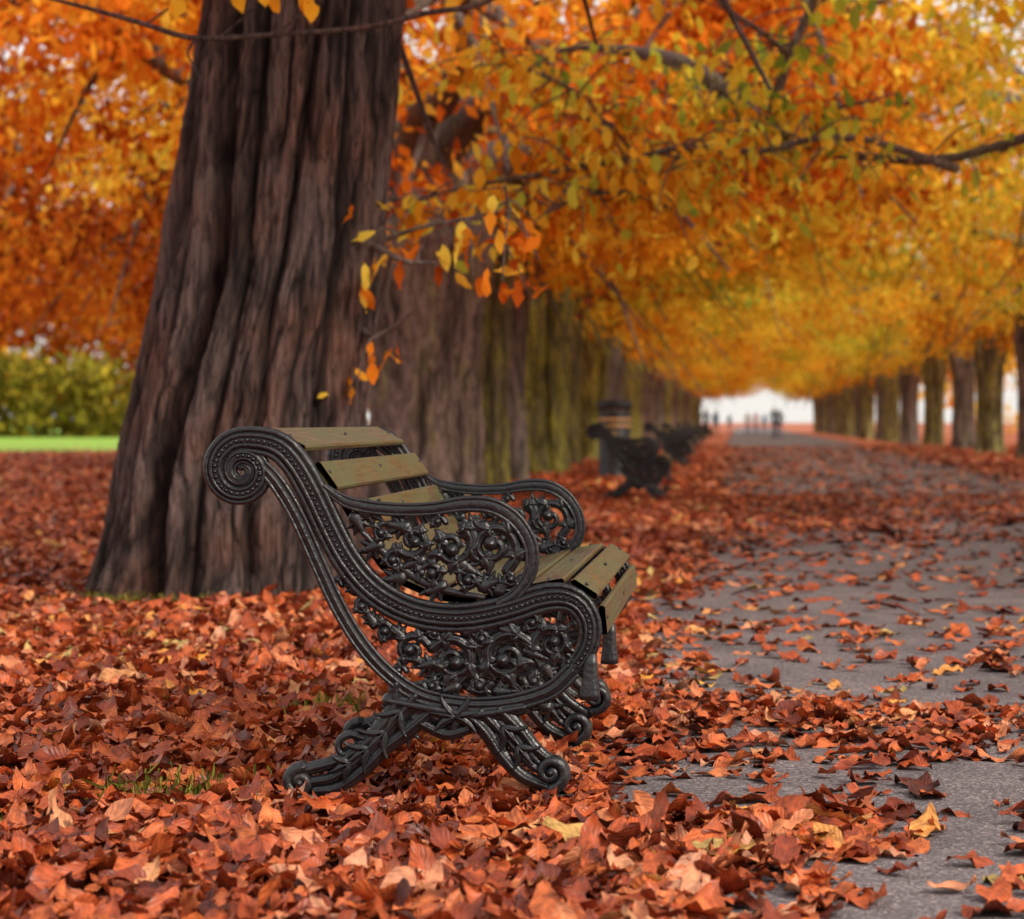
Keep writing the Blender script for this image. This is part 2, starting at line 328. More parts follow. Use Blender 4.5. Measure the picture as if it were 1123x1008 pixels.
rr=ramp(nt,[(.3,(.18,.18,.18)),(.7,(.48,.48,.48))]); L.new(n2.outputs[0],rr.inputs[0]); L.new(rr.outputs[0],b.inputs['Roughness'])
bp=nd(nt,'ShaderNodeBump'); bp.inputs['Strength'].default_value=.7; bp.inputs['Distance'].default_value=.004; L.new(n1.outputs[0],bp.inputs['Height']); L.new(bp.outputs[0],b.inputs['Normal'])
ME_end=G.mesh('bench_end',M_iron)
G=Geo(); tassel(G); ME_tas=G.mesh('bench_drop',M_iron)
G=Geo(); legs(G); upper_scrolls(G)
flat(G,main[len(sp)+3:],[6]*(len(main)-len(sp)-3),ry=.012,n=50); flat(G,low[:7],[6]*7,ry=.012)
scroll(G,606,713,20,1.5,200,-1,5,4); scroll(G,540,740,22,1.5,30,1,5,4)
ME_mid=G.mesh('bench_mid',M_iron)
M_wood,nt,b=newmat('weathered_olive_slats'); L=nt.links
tc=nt.nodes.new('ShaderNodeTexCoord'); mp=nt.nodes.new('ShaderNodeMapping'); mp.inputs['Scale'].default_value=(1,.05,1); L.new(tc.outputs['Object'],mp.inputs[0])
n1=nd(nt,'ShaderNodeTexNoise'); n1.inputs['Scale'].default_value=90; n1.inputs['Detail'].default_value=6; L.new(mp.outputs[0],n1.inputs[0])
mp2=nt.nodes.new('ShaderNodeMapping'); mp2.inputs['Scale'].default_value=(1,.35,1); L.new(tc.outputs['Object'],mp2.inputs[0])
n2=nd(nt,'ShaderNodeTexNoise'); n2.inputs['Scale'].default_value=11; n2.inputs['Detail'].default_value=9; n2.inputs['Roughness'].default_value=.72; L.new(mp2.outputs[0],n2.inputs[0])
r1=ramp(nt,[(.3,(.045,.028,.012)),(.7,(.13,.083,.030))]); L.new(n1.outputs[0],r1.inputs[0])
r2=ramp(nt,[(.42,(0,0,0)),(.58,(1,1,1))]); L.new(n2.outputs[0],r2.inputs[0])
cc=mixc(nt,r2.outputs[0],r1.outputs[0],(.080,.078,.028)); L.new(cc,b.inputs['Base Color'])
r4=ramp(nt,[(.35,(.28,.28,.28)),(.65,(.55,.55,.55))]); L.new(n2.outputs[0],r4.inputs[0]); L.new(r4.outputs[0],b.inputs['Roughness'])
bp=nd(nt,'ShaderNodeBump'); bp.inputs['Strength'].default_value=.6; bp.inputs['Distance'].default_value=.005; L.new(n1.outputs[0],bp.inputs['Height']); L.new(bp.outputs[0],b.inputs['Normal'])
G=Geo()
BL=1.83
def slat(p0,p1,th=7.5):
    p0=np.array(p0,float); p1=np.array(p1,float); t=(p1-p0)/np.linalg.norm(p1-p0); nn=np.array([t[1],-t[0]])*th/2
    bv=2; prof=[p0+nn*.5,p0+nn+t*bv,p1+nn-t*bv,p1+nn*.5,p1-nn*.5,p1-nn-t*bv,p0-nn+t*bv,p0-nn*.5]
    ys=[.017,.45,.9,1.36,BL-.017]; V=[]
    for y in ys:
        for q in prof: V.append((bx(q[0]),y,bz(q[1])))
    k=8; n=len(ys); i=np.arange(n-1)[:,None]; j=np.arange(k)[None]
    Q=np.stack([i*k+j,i*k+(j+1)%k,(i+1)*k+(j+1)%k,(i+1)*k+j],-1).reshape(-1,4); G.add(np.array(V),Q)
for a in [((292,479),(333,500)),((346,515),(367,545)),((376,560),(393,590)),((400,604),(422,633)),((433,643),(472,660)),((481,663),(522,666)),((531,664),(571,655)),((580,652),(618,645)),((626,645),(654,663)),((659,672),(662,704))]: slat(*a)
ME_slat=G.mesh('bench_slats',M_wood); 
for p in ME_slat.polygons: p.use_smooth=False
G=Geo()
for (x,y) in [(312,488),(356,528),(384,573),(410,617),(452,650),(500,663),(550,658),(598,647),(640,652),(662,688)]:
    for yy in (.05,BL*.5,BL-.05): knob(G,x+2,y-3,2.2,yy,1)
ME_bolt=G.mesh('bench_bolts',M_iron)
def bench(x,y,rz=0):
    e=empty('park_bench',(x,y,.014),rz)
    for nm,me,yy in (('end_frame_near',ME_end,0),('end_frame_far',ME_end,BL),('middle_support',ME_mid,BL*.5),('slats',ME_slat,0),('bolts',ME_bolt,0),('drop_ornament',ME_tas,0),('drop_ornament_mid',ME_tas,BL*.5)):
        o=link(bpy.data.objects.new(nm,me),e); o.location=(0,yy,0)
    return e
bench((463-VX)/F*6.1,6.1)
bench(-1.20,28.6,math.radians(1)); bench(-1.36,50); bench(-1.55,68); bench(-1.75,90); bench(-1.9,115); bench(-2.0,150)
# ================================================================ GROUND
M_gnd,nt,b=newmat('leaf_litter_ground'); L=nt.links
tc=nt.nodes.new('ShaderNodeTexCoord'); wn=nd(nt,'ShaderNodeTexNoise'); wn.inputs['Scale'].default_value=6; L.new(tc.outputs['Object'],wn.inputs[0])
vo=nd(nt,'ShaderNodeTexVoronoi'); vo.inputs['Scale'].default_value=11; 
mv=mixc(nt,.12,tc.outputs['Object'],wn.outputs['Color']); L.new(mv,vo.inputs[0])
sp_=nt.nodes.new('ShaderNodeSeparateColor'); L.new(vo.outputs['Color'],sp_.inputs[0])
r=ramp(nt,[(0,(.12,.025,.012)),(.35,(.36,.065,.02)),(.7,(.62,.15,.04)),(1,(.70,.29,.12))]); L.new(sp_.outputs[0],r.inputs[0])
n3=nd(nt,'ShaderNodeTexNoise'); n3.inputs['Scale'].default_value=.35; n3.inputs['Detail'].default_value=6; L.new(tc.outputs['Object'],n3.inputs[0])
r3=ramp(nt,[(.3,(.65,.6,.6)),(.65,(1.1,1.1,1.1))]); L.new(n3.outputs[0],r3.inputs[0])
L.new(mixc(nt,1.0,r.outputs[0],r3.outputs[0],'MULTIPLY'),b.inputs['Base Color']); b.inputs['Roughness'].default_value=.8
bp=nd(nt,'ShaderNodeBump'); bp.inputs['Distance'].default_value=.03; L.new(vo.outputs['Distance'],bp.inputs['Height']); L.new(bp.outputs[0],b.inputs['Normal'])
def sheet(name,x0,x1,y0,y1,z,mat,nx=1,ny=1,edge=0):
    xs=np.linspace(x0,x1,nx+1); ys=np.linspace(y0,y1,ny+1); X,Y=np.meshgrid(xs,ys,indexing='ij')
    if edge:
        X=X.copy(); X[0]+=edge*(vnoise(ys*.9,ys*0+3,off=4)-.5); X[-1]+=edge*(vnoise(ys*.8,ys*0+7,off=9)-.5)
    V=np.stack([X.ravel(),Y.ravel(),np.full(X.size,z)],-1); i=np.arange(nx)[:,None]; j=np.arange(ny)[None]; k=ny+1
    Q=np.stack([i*k+j,(i+1)*k+j,(i+1)*k+j+1,i*k+j+1],-1).reshape(-1,4)
    return link(bpy.data.objects.new(name,fast_mesh(name,V,Q,mat)))
sheet('ground',-1500,1500,-300,3000,0,M_gnd)
M_as,nt,b=newmat('asphalt'); L=nt.links
tc=nt.nodes.new('ShaderNodeTexCoord')
v=nd(nt,'ShaderNodeTexVoronoi'); v.inputs['Scale'].default_value=130; L.new(tc.outputs['Object'],v.inputs[0])
n=nd(nt,'ShaderNodeTexNoise'); n.inputs['Scale'].default_value=1.6; n.inputs['Detail'].default_value=9; n.inputs['Roughness'].default_value=.65; L.new(tc.outputs['Object'],n.inputs[0])
sp_=nt.nodes.new('ShaderNodeSeparateColor'); L.new(v.outputs['Color'],sp_.inputs[0])
r=ramp(nt,[(0,(.08,.069,.074)),(.7,(.155,.134,.138)),(1,(.34,.28,.27))]); L.new(sp_.outputs[0],r.inputs[0])
r2=ramp(nt,[(.32,(.6,.58,.6)),(.68,(1.25,1.2,1.2))]); L.new(n.outputs[0],r2.inputs[0])
L.new(mixc(nt,1.0,r.outputs[0],r2.outputs[0],'MULTIPLY'),b.inputs['Base Color']); b.inputs['Roughness'].default_value=.72
bp=nd(nt,'ShaderNodeBump'); bp.inputs['Distance'].default_value=.004; bp.inputs['Strength'].default_value=.8; L.new(v.outputs['Distance'],bp.inputs['Height']); L.new(bp.outputs[0],b.inputs['Normal'])
sheet('asphalt_path',-.50,4.9,-20,420,.006,M_as,1,900,.3)
M_lawn,nt,b=newmat('lawn_grass'); L=nt.links
tc=nt.nodes.new('ShaderNodeTexCoord'); n=nd(nt,'ShaderNodeTexNoise'); n.inputs['Scale'].default_value=2; n.inputs['Detail'].default_value=8; L.new(tc.outputs['Object'],n.inputs[0])
r=ramp(nt,[(.3,(.15,.30,.02)),(.7,(.30,.46,.03))]); L.new(n.outputs[0],r.inputs[0]); L.new(r.outputs[0],b.inputs['Base Color']); b.inputs['Roughness'].default_value=.9
sheet('lawn',-400,-15,76,700,.008,M_lawn,1,300,3)
# ---- fallen leaves
def dens(x,y):
    n1=vnoise(x*1.7+30,y*1.1+11,off=3); n2=vnoise(x*5+5,y*3.5,off=8); nn=.6*n1+.4*n2
    edge=-.44+.3*(vnoise(y*1.2,y*0+2,off=5)-.5)
    inp=smoothstep(edge-.02,edge+.2,x)
    p=.05+.10*smoothstep(.5,.75,nn)
    lim=-.02+.31*(y-4.6)/1.2
    A=np.where(y<6.0,smoothstep(lim+.22,lim-.10,x+(nn-.5)*.35)*smoothstep(6.0,5.7,y),0)
    B=np.exp(-((y-7.55)/.50)**2)*np.clip(1.1-x*.7,.3,1)*smoothstep(.25,.5,nn+.1)*.8
    C=smoothstep(13.0,24,y)*(.22*smoothstep(.3,.6,nn)+.38*np.exp(-np.clip(x+.4,0,9)/.8))
    D=smoothstep(4.0,4.9,x+(nn-.5))
    Lf=np.exp(-np.clip(x-edge,0,9)/.15)*.4
    out=np.clip((1-inp)+inp*np.clip(p+A+B+C+D+Lf,0,1),0,1)
    return np.where((x<-14.5)&(y>74),.03,out)
bare=[(-1.39,6.15,.20,.5),(-1.28,7.9,.16,.45),(-3.0,12.75,.4,.7),(-1.72,5.6,.10,.5)]
def scatter(y0,y1,per,ml,mr,nt,ns,lmin,lmax,name,pile):
    a=.2919;bb=.1128
    ar=(a+bb)/2*(y1**2-y0**2)+(ml+mr)*(y1-y0); N=int(ar*per)
    y=rng.uniform(y0,y1,N*2); x=rng.uniform(-a*y1-ml,bb*y1+mr,N*2)
    k=(x>-a*y-ml)&(x<bb*y+mr); x,y=x[k],y[k]
    dn=dens(x,y)
    for (cx,cy,rx,st) in bare: dn=dn*(1-st*np.exp(-((x-cx)**2+((y-cy)*.8)**2)/rx**2))
    k=rng.random(len(x))<dn; x,y,dn=x[k],y[k],dn[k]; n=len(x)
    z=.008+rng.random(n)**1.3*np.where(dn>.7,pile,.008)
    sd_=np.where(dn>.75,.33,.15)
    nb=np.exp(-(((x+.76)/.5)**2+((y-6.3)/.9)**2)); sd_=sd_*(1-.45*nb); z=z*(1-.5*nb)
    tl=rng.normal(0,1,n)*sd_; rl=rng.normal(0,1,n)*sd_
    R=rotmats(rng.uniform(0,6.283,n),tl,rl)
    Ln=lmin+(lmax-lmin)*rng.beta(1.9,2.4,n); Wd=Ln*rng.uniform(.36,.60,n)
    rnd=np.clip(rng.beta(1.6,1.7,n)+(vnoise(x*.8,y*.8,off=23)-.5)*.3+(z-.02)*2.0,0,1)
    z=z+np.abs(np.sin(tl))*Ln*.22
    me=leaves(name,np.stack([x,y,z],-1),R,Ln,Wd,rnd,nt,ns,M_fallen,1.0)
    print(name,n); return me
e=empty('fallen_leaves')
link(bpy.data.objects.new('leaves_near',scatter(3.6,11.5,340,.9,1.0,9,5,.075,.19,'leaves_near',.03)),e)
link(bpy.data.objects.new('leaves_mid',scatter(11.5,32,140,1.2,1.5,4,3,.09,.18,'leaves_mid',.035)),e)
link(bpy.data.objects.new('leaves_far',scatter(32,95,24,2,2,3,2,.14,.24,'leaves_far',.04)),e)
# ---- grass tufts
gr=np.random.default_rng(3)
gx=[];gy=[]
for (cx,cy,rx,st) in bare:
    m=int(520*rx*2); gx+=list(gr.normal(cx,rx*.6,m)); gy+=list(gr.normal(cy,rx*.6,m))
gx=np.array(gx);gy=np.array(gy);n=len(gx)
R=rotmats(gr.uniform(0,6.28,n),gr.normal(math.pi/2,.6,n),gr.normal(0,.4,n))
M_grass=leaf_mat('grass_blades',[(0,(.05,.07,.012)),(.5,(.12,.15,.02)),(1,(.33,.28,.06))],.3)
Lg=gr.uniform(.03,.08,n)
link(bpy.data.objects.new('grass',leaves('grass',np.stack([gx,gy,Lg*.35+.01],-1),R,Lg,np.full(n,.004),gr.random(n),3,2,M_grass,.6)))
# ================================================================ TREES
def trunk_mesh(name,cl,rad,nth,nz,ztop,mat,seam=None,fn=26,depth=.022,flare=.2,lobes=.05,seed=1,zstep=1.5):
    th=np.linspace(0,2*np.pi,nth,endpoint=False)[None]; z=np.linspace(-.15,ztop,nz)[:,None]
    TH=np.broadcast_to(th,(nz,nth)); Z=np.broadcast_to(z,(nz,nth))
    zc=[a[0] for a in cl]; cx=np.interp(Z,zc,[a[1] for a in cl]); cy=np.interp(Z,zc,[a[2] for a in cl])
    r=np.interp(Z,[a[0] for a in rad],[a[1] for a in rad])
    o=seed*13
    r=r*(1+lobes*np.sin(3*TH+seed+Z*.25)+lobes*.7*np.sin(5*TH+seed*2-Z*.3))
    r=r+flare*np.exp(-np.clip(Z,0,9)/.28)*(.35+.65*np.cos(4.5*TH+seed+2*vnoise(TH/6.2832*6,Z,6,o)))
    u=TH/(2*np.pi)
    wp=vnoise(u*8,Z*.9,8,o)*1.3+vnoise(u*16,Z*2.5,16,o+3)*.8+vnoise(u*40,Z*7,40,o+4)*.5
    n1=vnoise((u*fn+wp)%fn,Z*zstep,fn,o+5); n2=vnoise((u*(fn*2)+wp*1.5)%(fn*2),Z*zstep*2.2,fn*2,o+9); n3=vnoise((u*fn*4+wp*2)%(fn*4),Z*zstep*6,fn*4,o+1)
    n0=vnoise((u*9+wp*.4)%9,Z*.5,9,o+31)
    rg=lambda q:np.clip(np.abs(q*2-1)*1.8,0,1)**.8
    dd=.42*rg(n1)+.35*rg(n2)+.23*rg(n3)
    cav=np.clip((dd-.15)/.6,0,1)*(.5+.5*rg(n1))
    r=r+depth*(dd-.5)*2+depth*1.0*(n0-.5)
    if seam is not None:
        for sa,sd,sw in seam:
            ang=np.interp(Z,[q[0] for q in sa],[q[1] for q in sa])+.05*(vnoise(Z*1.7,Z*0,256,o+60)-.5)*2; dl=np.abs((TH-ang+np.pi)%(2*np.pi)-np.pi)
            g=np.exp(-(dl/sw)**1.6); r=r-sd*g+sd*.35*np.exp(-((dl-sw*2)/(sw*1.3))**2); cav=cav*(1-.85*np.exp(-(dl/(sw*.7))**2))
    X=cx+r*np.cos(TH); Y=cy+r*np.sin(TH)
    V=np.stack([X,Y,Z],-1).reshape(-1,3); i=np.arange(nz-1)[:,None]; j=np.arange(nth)[None]; k=nth
    Q=np.stack([i*k+j,i*k+(j+1)%k,(i+1)*k+(j+1)%k,(i+1)*k+j],-1).reshape(-1,4)
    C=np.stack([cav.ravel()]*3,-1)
    return fast_mesh(name,V,Q,mat,C)
def crown(seed,nleaf=68,Rr=6.3,zl=2.9):
    rs=np.random.default_rng(seed); G=Geo(); C=[]
    nl=7
    for i in range(nl):
        a=2*math.pi*(i+rs.uniform(-.3,.3))/nl; ro=Rr*rs.uniform(.75,1.0); h=rs.uniform(4.3,7.4)
        d=np.array([math.cos(a),math.sin(a)])
        P=[(0,0,2.9+.1*i),(*(d*.9),3.9+rs.uniform(-.2,.3)),(*(d*ro*.45+rs.normal(0,.3,2)),h*.78+.4),(*(d*ro*.75+rs.normal(0,.3,2)),h),(*(d*ro),h+rs.uniform(-.6,.5))]
        tube3(G,P,[.26,.2,.13,.08,.03],22,8,.15)
        Pc=catmull(P,30)
        for m in range(9):
            s=Pc[rs.integers(8,29)]; b=a+rs.uniform(-1.5,1.5); ln=rs.uniform(1,2.6)
            e=s+np.array([math.cos(b)*ln,math.sin(b)*ln,rs.uniform(-2.4,1.0)])
            mid=(s+e)/2+np.array([0,0,.3]); tube3(G,[s,mid,e],[.06,.035,.012],8,5)
            for f in (.35,.6,.85,1.05): C.append(s+(e-s)*f+rs.normal(0,.2,3))
    C=np.array(C); n=len(C)*nleaf
    ci=rs.integers(0,len(C),n); cr=rs.random(len(C))
    p=C[ci]+rs.normal(0,1,(n,3))*np.array([.38,.38,.22])
    d2=p[:,0]**2+p[:,1]**2; zmin=zl+.06*np.clip(np.sqrt(d2)-1,0,9)**2*.6+ .5*(cr[ci]-.5)
    k=p[:,2]>zmin; p=p[k]; cc=cr[ci][k]; n=len(p)
    R=rotmats(rs.uniform(0,6.28,n),rs.normal(.7,.6,n),rs.normal(0,.6,n)); Ln=rs.uniform(.13,.23,n)
    rnd=np.clip(.06+rs.random(n)*.5+(cc-.3)*.6,0,1)
    return G.mesh('limbs%d'%seed,None), leaves('foliage%d'%seed,p,R,Ln,Ln*rs.uniform(.42,.6,n),rnd,3,2,None,.7)
CR=[crown(s) for s in (11,12,13)]
for a,b_ in CR: a.materials.append(M_bark3); b_.materials.append(M_or)
def add_crown(e,i,rz,mat,bark,sc_=1,off=(0,0,0)):
    for nm,me,mt in (('limbs',CR[i%3][0],bark),('foliage',CR[i%3][1],mat)):
        o=link(bpy.data.objects.new(nm,me),e); o.rotation_euler[2]=rz; o.scale=(sc_,)*3; o.location=off
        o.material_slots[0].link='OBJECT'; o.material_slots[0].material=mt
e1=empty('chestnut_tree',(-2.75,13.5,0))
seam=[([(0,-2.05),(1.0,-2.0),(1.7,-1.9),(3.2,-2.08),(5,-2.1)],.19,.085),([(0,-1.25),(1.5,-1.35),(3.5,-1.1)],.06,.05),([(0,-2.6),(3.5,-2.5)],.05,.05),([(0,-.75),(3.5,-.85)],.06,.06),([(0,-1.7),(1.6,-1.62),(3.5,-1.75)],.05,.04)]
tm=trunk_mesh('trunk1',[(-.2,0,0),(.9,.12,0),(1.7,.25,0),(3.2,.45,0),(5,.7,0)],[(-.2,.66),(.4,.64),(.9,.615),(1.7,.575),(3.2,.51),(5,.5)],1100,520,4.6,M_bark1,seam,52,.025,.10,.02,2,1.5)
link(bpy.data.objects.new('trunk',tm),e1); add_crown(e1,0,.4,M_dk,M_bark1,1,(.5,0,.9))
TM=[trunk_mesh('trunk_g%d'%i,[(-.2,0,0),(2,rng.uniform(-.06,.06),0),(4.5,rng.uniform(-.1,.15),0)],[(-.2,.56),(.6,.52),(1.6,.5),(2.4,.54),(2.9,.66),(3.3,.60),(4.4,.3)],200,130,4.2,None,[([(0,-1.2+i),(4,-1.5+i)],.10,.12),([(0,-2.4+i),(4,-2.1+i)],.07,.09)],24,.038,.14,.07,3+i,1.1) for i in range(3)]
for t in TM: t.materials.append(M_bark3)
def tree(x,y,i,bark,mat,s=1,ts=1,dz=0):
    e=empty('chestnut_tree',(x,y,0))
    o=link(bpy.data.objects.new('trunk',TM[i%3]),e); o.rotation_euler[2]=i*1.3; o.scale=(ts,ts,1); o.material_slots[0].link='OBJECT'; o.material_slots[0].material=bark
    add_crown(e,i,i*2.1,mat,bark,s,(0,0,dz)); return e
L1=[(-3.45,27.5,M_bark2,M_or,1.1),(-3.30,33,M_bark3,M_go,.55),(-3.45,37.5,M_bark4,M_go,.60),(-3.30,43.5,M_bark5,M_ye,.66),(-3.55,52,M_bark3,M_ye,.6),(-3.45,60,M_bark5,M_go,.66),(-3.6,69.5,M_bark4,M_ye,.62)]
for i,(x,y,bk,mt,ts) in enumerate(L1): tree(x,y,i+1,bk,mt,1,ts)
yy=80; i=0
while yy<235:
    tree(-3.8+rng.uniform(-.15,.15),yy,i,[M_bark4,M_bark5,M_bark2][i%3],[M_go,M_go,M_ye,M_go][i%4],1,.62); yy+=11.5; i+=1
yy=17; i=0
while yy<235:
    tree(7.2+rng.uniform(-.2,.2),yy,i+1,[M_bark4,M_bark3][i%2],[M_go,M_ye,M_go,M_ye][i%4],1,.7); yy+=11; i+=1
for i,(x,y) in enumerate([(-9.0,47),(-11.8,58),(-15.5,78)]): tree(x,y,i,M_bark2,M_dk,1.2,.9,-1.0)
def mass(name,x0,x1,y0,y1,zt,n,mat,size,seed,zb=0.0):
    rs=np.random.default_rng(seed); nc=n//70
    c=np.stack([rs.uniform(x0,x1,nc),rs.uniform(y0,y1,nc),zb+(zt-zb)*rs.random(nc)],-1); ci=rs.integers(0,nc,n)
    p=c[ci]+rs.normal(0,1,(n,3))*np.array([1.0,1.0,.65]); p[:,2]=np.maximum(p[:,2],.1)
    R=rotmats(rs.uniform(0,6.28,n),rs.normal(.6,.6,n),rs.normal(0,.6,n)); Ln=rs.uniform(.6,1.3,n)*size
    rnd=np.clip(rs.random(n)*.5+rs.random(nc)[ci]*.5,0,1)
    return link(bpy.data.objects.new(name,leaves(name,p,R,Ln,Ln*.55,rnd,3,2,mat,.6)))
mass('woodland',-90,-24,160,195,15,40000,M_dk,.8,1,2.5)
mass('shrubbery',-90,-26,150,170,4.2,26000,M_gr,.7,2,0)
mass('hedge',-20,-9,130,260,7,20000,M_gr,.6,4,0)
mass('woodland',16,50,70,250,11,26000,M_go,.6,3,0)
# ---- drooping sprays of branches in the near canopy
def spray(parent,base,name,branches,mat,bark,nlv,seed,ext=(.25,.8)):
    rs=np.random.default_rng(seed); G=Geo(); P=[];
    bw=np.array(base)
    for pts,rads,tw in branches:
        w_=[np.array(W(*p))-bw for p in pts]; tube3(G,w_,rads,36,8,.18)
        pc=catmull(w_,40)
        for t_ in range(tw):
            s=pc[rs.integers(3,40)]; a=rs.uniform(0,6.28); ln=rs.uniform(*ext)
            e=s+np.array([math.cos(a)*ln,math.sin(a)*ln,rs.uniform(-.5,.3)]); m=(s+e)/2+np.array([0,0,.08])
            tube3(G,[s,m,e],[.009,.006,.003],7,5)
            for q in range(nlv):
                f=rs.uniform(.3,1.1); P.append(s+(e-s)*f+rs.normal(0,.07,3)+np.array([0,0,-.05]))
    link(bpy.data.objects.new(name,G.mesh(name,bark)),parent)
    if P:
        P=np.array(P); n=len(P); R=rotmats(rs.uniform(0,6.28,n),rs.normal(.9,.5,n),rs.normal(0,.5,n)); Ln=rs.uniform(.10,.18,n)
        link(bpy.data.objects.new(name+'_leaves',leaves(name+'_leaves',P,R,Ln,Ln*rs.uniform(.42,.58,n),np.clip(rs.random(n),0,1),6,3,mat,.8)),parent)
B1=(-2.75,13.5,0)
spray(e1,B1,'drooping_branch',[([(430,-420,13.2),(620,-260,12.7),(640,-80,12.3),(540,-2,12.2),(470,14,12.2),(400,30,12.2),(300,38,12.2),(215,42,12.2),(160,27,12.2),(100,10,12.2),(20,-10,12.2)],[.08,.05,.03,.016,.014,.013,.013,.014,.013,.011,.004],0),
   ([(300,38,12.2),(325,20,12.15),(338,2,12.1)],[.006,.005,.003],0),([(240,42,12.2),(268,18,12.15),(290,-4,12.1)],[.006,.005,.003],0),([(160,27,12.2),(190,5,12.15),(200,-10,12.1)],[.006,.005,.003],0),
   ([(215,42,12.2),(206,58,12.2),(214,74,12.2),(220,90,12.1)],[.008,.006,.004,.002],0)],M_go,M_bark1,3,21,(.1,.25))
pl=np.array([np.array(W(*p))-np.array(B1) for p in [(340,12,12.1),(330,0,12.12),(288,-2,12.1),(262,2,12.1),(300,6,12.15),(195,8,12.1),(205,-4,12.1),(186,18,12.1)]]); n=len(pl)
Rl=rotmats(rng.uniform(-.7,.7,n),np.full(n,1.25)+rng.normal(0,.25,n),rng.normal(0,.4,n)); Ll=rng.uniform(.11,.16,n)
link(bpy.data.objects.new('drooping_branch_leaves',leaves('dbl',pl,Rl,Ll,Ll*.55,rng.uniform(.1,.6,n),7,3,M_go,.7)),e1)
spray(e1,B1,'trunk_twigs',[([(392,262,13.4),(425,278,13.1),(445,287,13),(478,288,13)],[.024,.02,.015,.005],3),([(385,345,13.5),(405,368,13.2),(430,360,13.1),(455,340,13)],[.024,.017,.013,.005],2),
   ([(425,262,13.2),(460,250,13.1),(520,238,13),(560,228,13)],[.014,.01,.008,.004],9)],M_or,M_bark2,4,22,(.12,.30))
e2=empty('chestnut_tree',(7.4,9.0,0))
o=link(bpy.data.objects.new('trunk',TM[1]),e2); o.material_slots[0].link='OBJECT'; o.material_slots[0].material=M_bark4
spray(e2,(7.4,9,0),'overhanging_limb',[([(2950,-500,9.2),(2000,-420,12),(1400,30,16),(1080,165,18),(950,172,18.5),(895,160,19),(845,140,19),(800,105,19.3),(757,72,19.5),(700,58,20),(640,52,20.5),(600,60,21)],[.22,.13,.06,.035,.035,.045,.065,.075,.07,.05,.03,.01],44),
   ([(905,-60,18.6),(890,5,18.8),(868,55,18.8),(852,105,18.9),(845,145,19)],[.03,.035,.038,.045,.05],14),
   ([(757,72,19.5),(780,130,19.2),(830,160,19),(880,170,18.8)],[.02,.014,.01,.006],12),
   ([(770,-20,18),(800,12,18),(835,35,18.1),(866,62,18.4)],[.02,.02,.02,.022],10),
   ([(880,150,18.8),(915,120,18.5),(960,110,18.2)],[.02,.014,.01],10)],M_ye,M_bark2,8,23)
spray(e2,(7.4,9,0),'overhanging_twig',[([(1050,185,18),(930,150,17.5),(830,166,17.5),(760,160,17.5),(700,172,17.5),(600,190,17.5),(500,207,17.5),(440,225,17.5)],[.035,.022,.024,.022,.02,.018,.012,.004],54),
   ([(760,160,17.5),(700,205,17.3),(640,215,17.2),(600,235,17)],[.014,.012,.01,.003],24),
   ([(700,172,17.5),(650,120,17.6),(600,85,17.7),(520,60,17.8)],[.014,.012,.01,.003],26)],M_go,M_bark2,9,24)
# ================================================================ LITTER BIN
def lathe(name,prof,mat,k=40,flute=0):
    V=[]; 
    for r,z in prof:
        for j in range(k):
            a=2*math.pi*j/k; V.append((r*math.cos(a),r*math.sin(a),z))
    n=len(prof); i=np.arange(n-1)[:,None]; j=np.arange(k)[None]
    return bpy.data.objects.new(name,fast_mesh(name,np.array(V),np.stack([i*k+j,i*k+(j+1)%k,(i+1)*k+(j+1)%k,(i+1)*k+j],-1).reshape(-1,4),mat))
M_bin,nt,b=newmat('bin_black'); b.inputs['Base Color'].default_value=(.018,.019,.024,1); b.inputs['Roughness'].default_value=.45
M_gold,nt,b=newmat('bin_gold_band'); b.inputs['Base Color'].default_value=(.7,.42,.16,1); b.inputs['Roughness'].default_value=.4
eb=empty('litter_bin',(-1.98,40.5,0))
link(lathe('body',[(.001,0),(.26,0),(.28,.04),(.255,.07),(.255,1.08),(.25,1.09),(.20,1.09),(.20,.9)],M_bin),eb)
link(lathe('hood',[(.272,1.13),(.285,1.14),(.285,1.24),(.27,1.26),(.24,1.27),(.12,1.285),(.001,1.29)],M_bin),eb)
for zz in (.94,.84): 
    link(lathe('gold_band',[(.257,zz),(.266,zz+.005),(.266,zz+.04),(.257,zz+.045)],M_gold),eb)
for a in range(6):
    o=lathe('hood_post',[(.022,1.06),(.022,1.16)],M_bin,8); o.location=(.235*math.cos(a*1.047+.3),.235*math.sin(a*1.047+.3),0); link(o,eb)
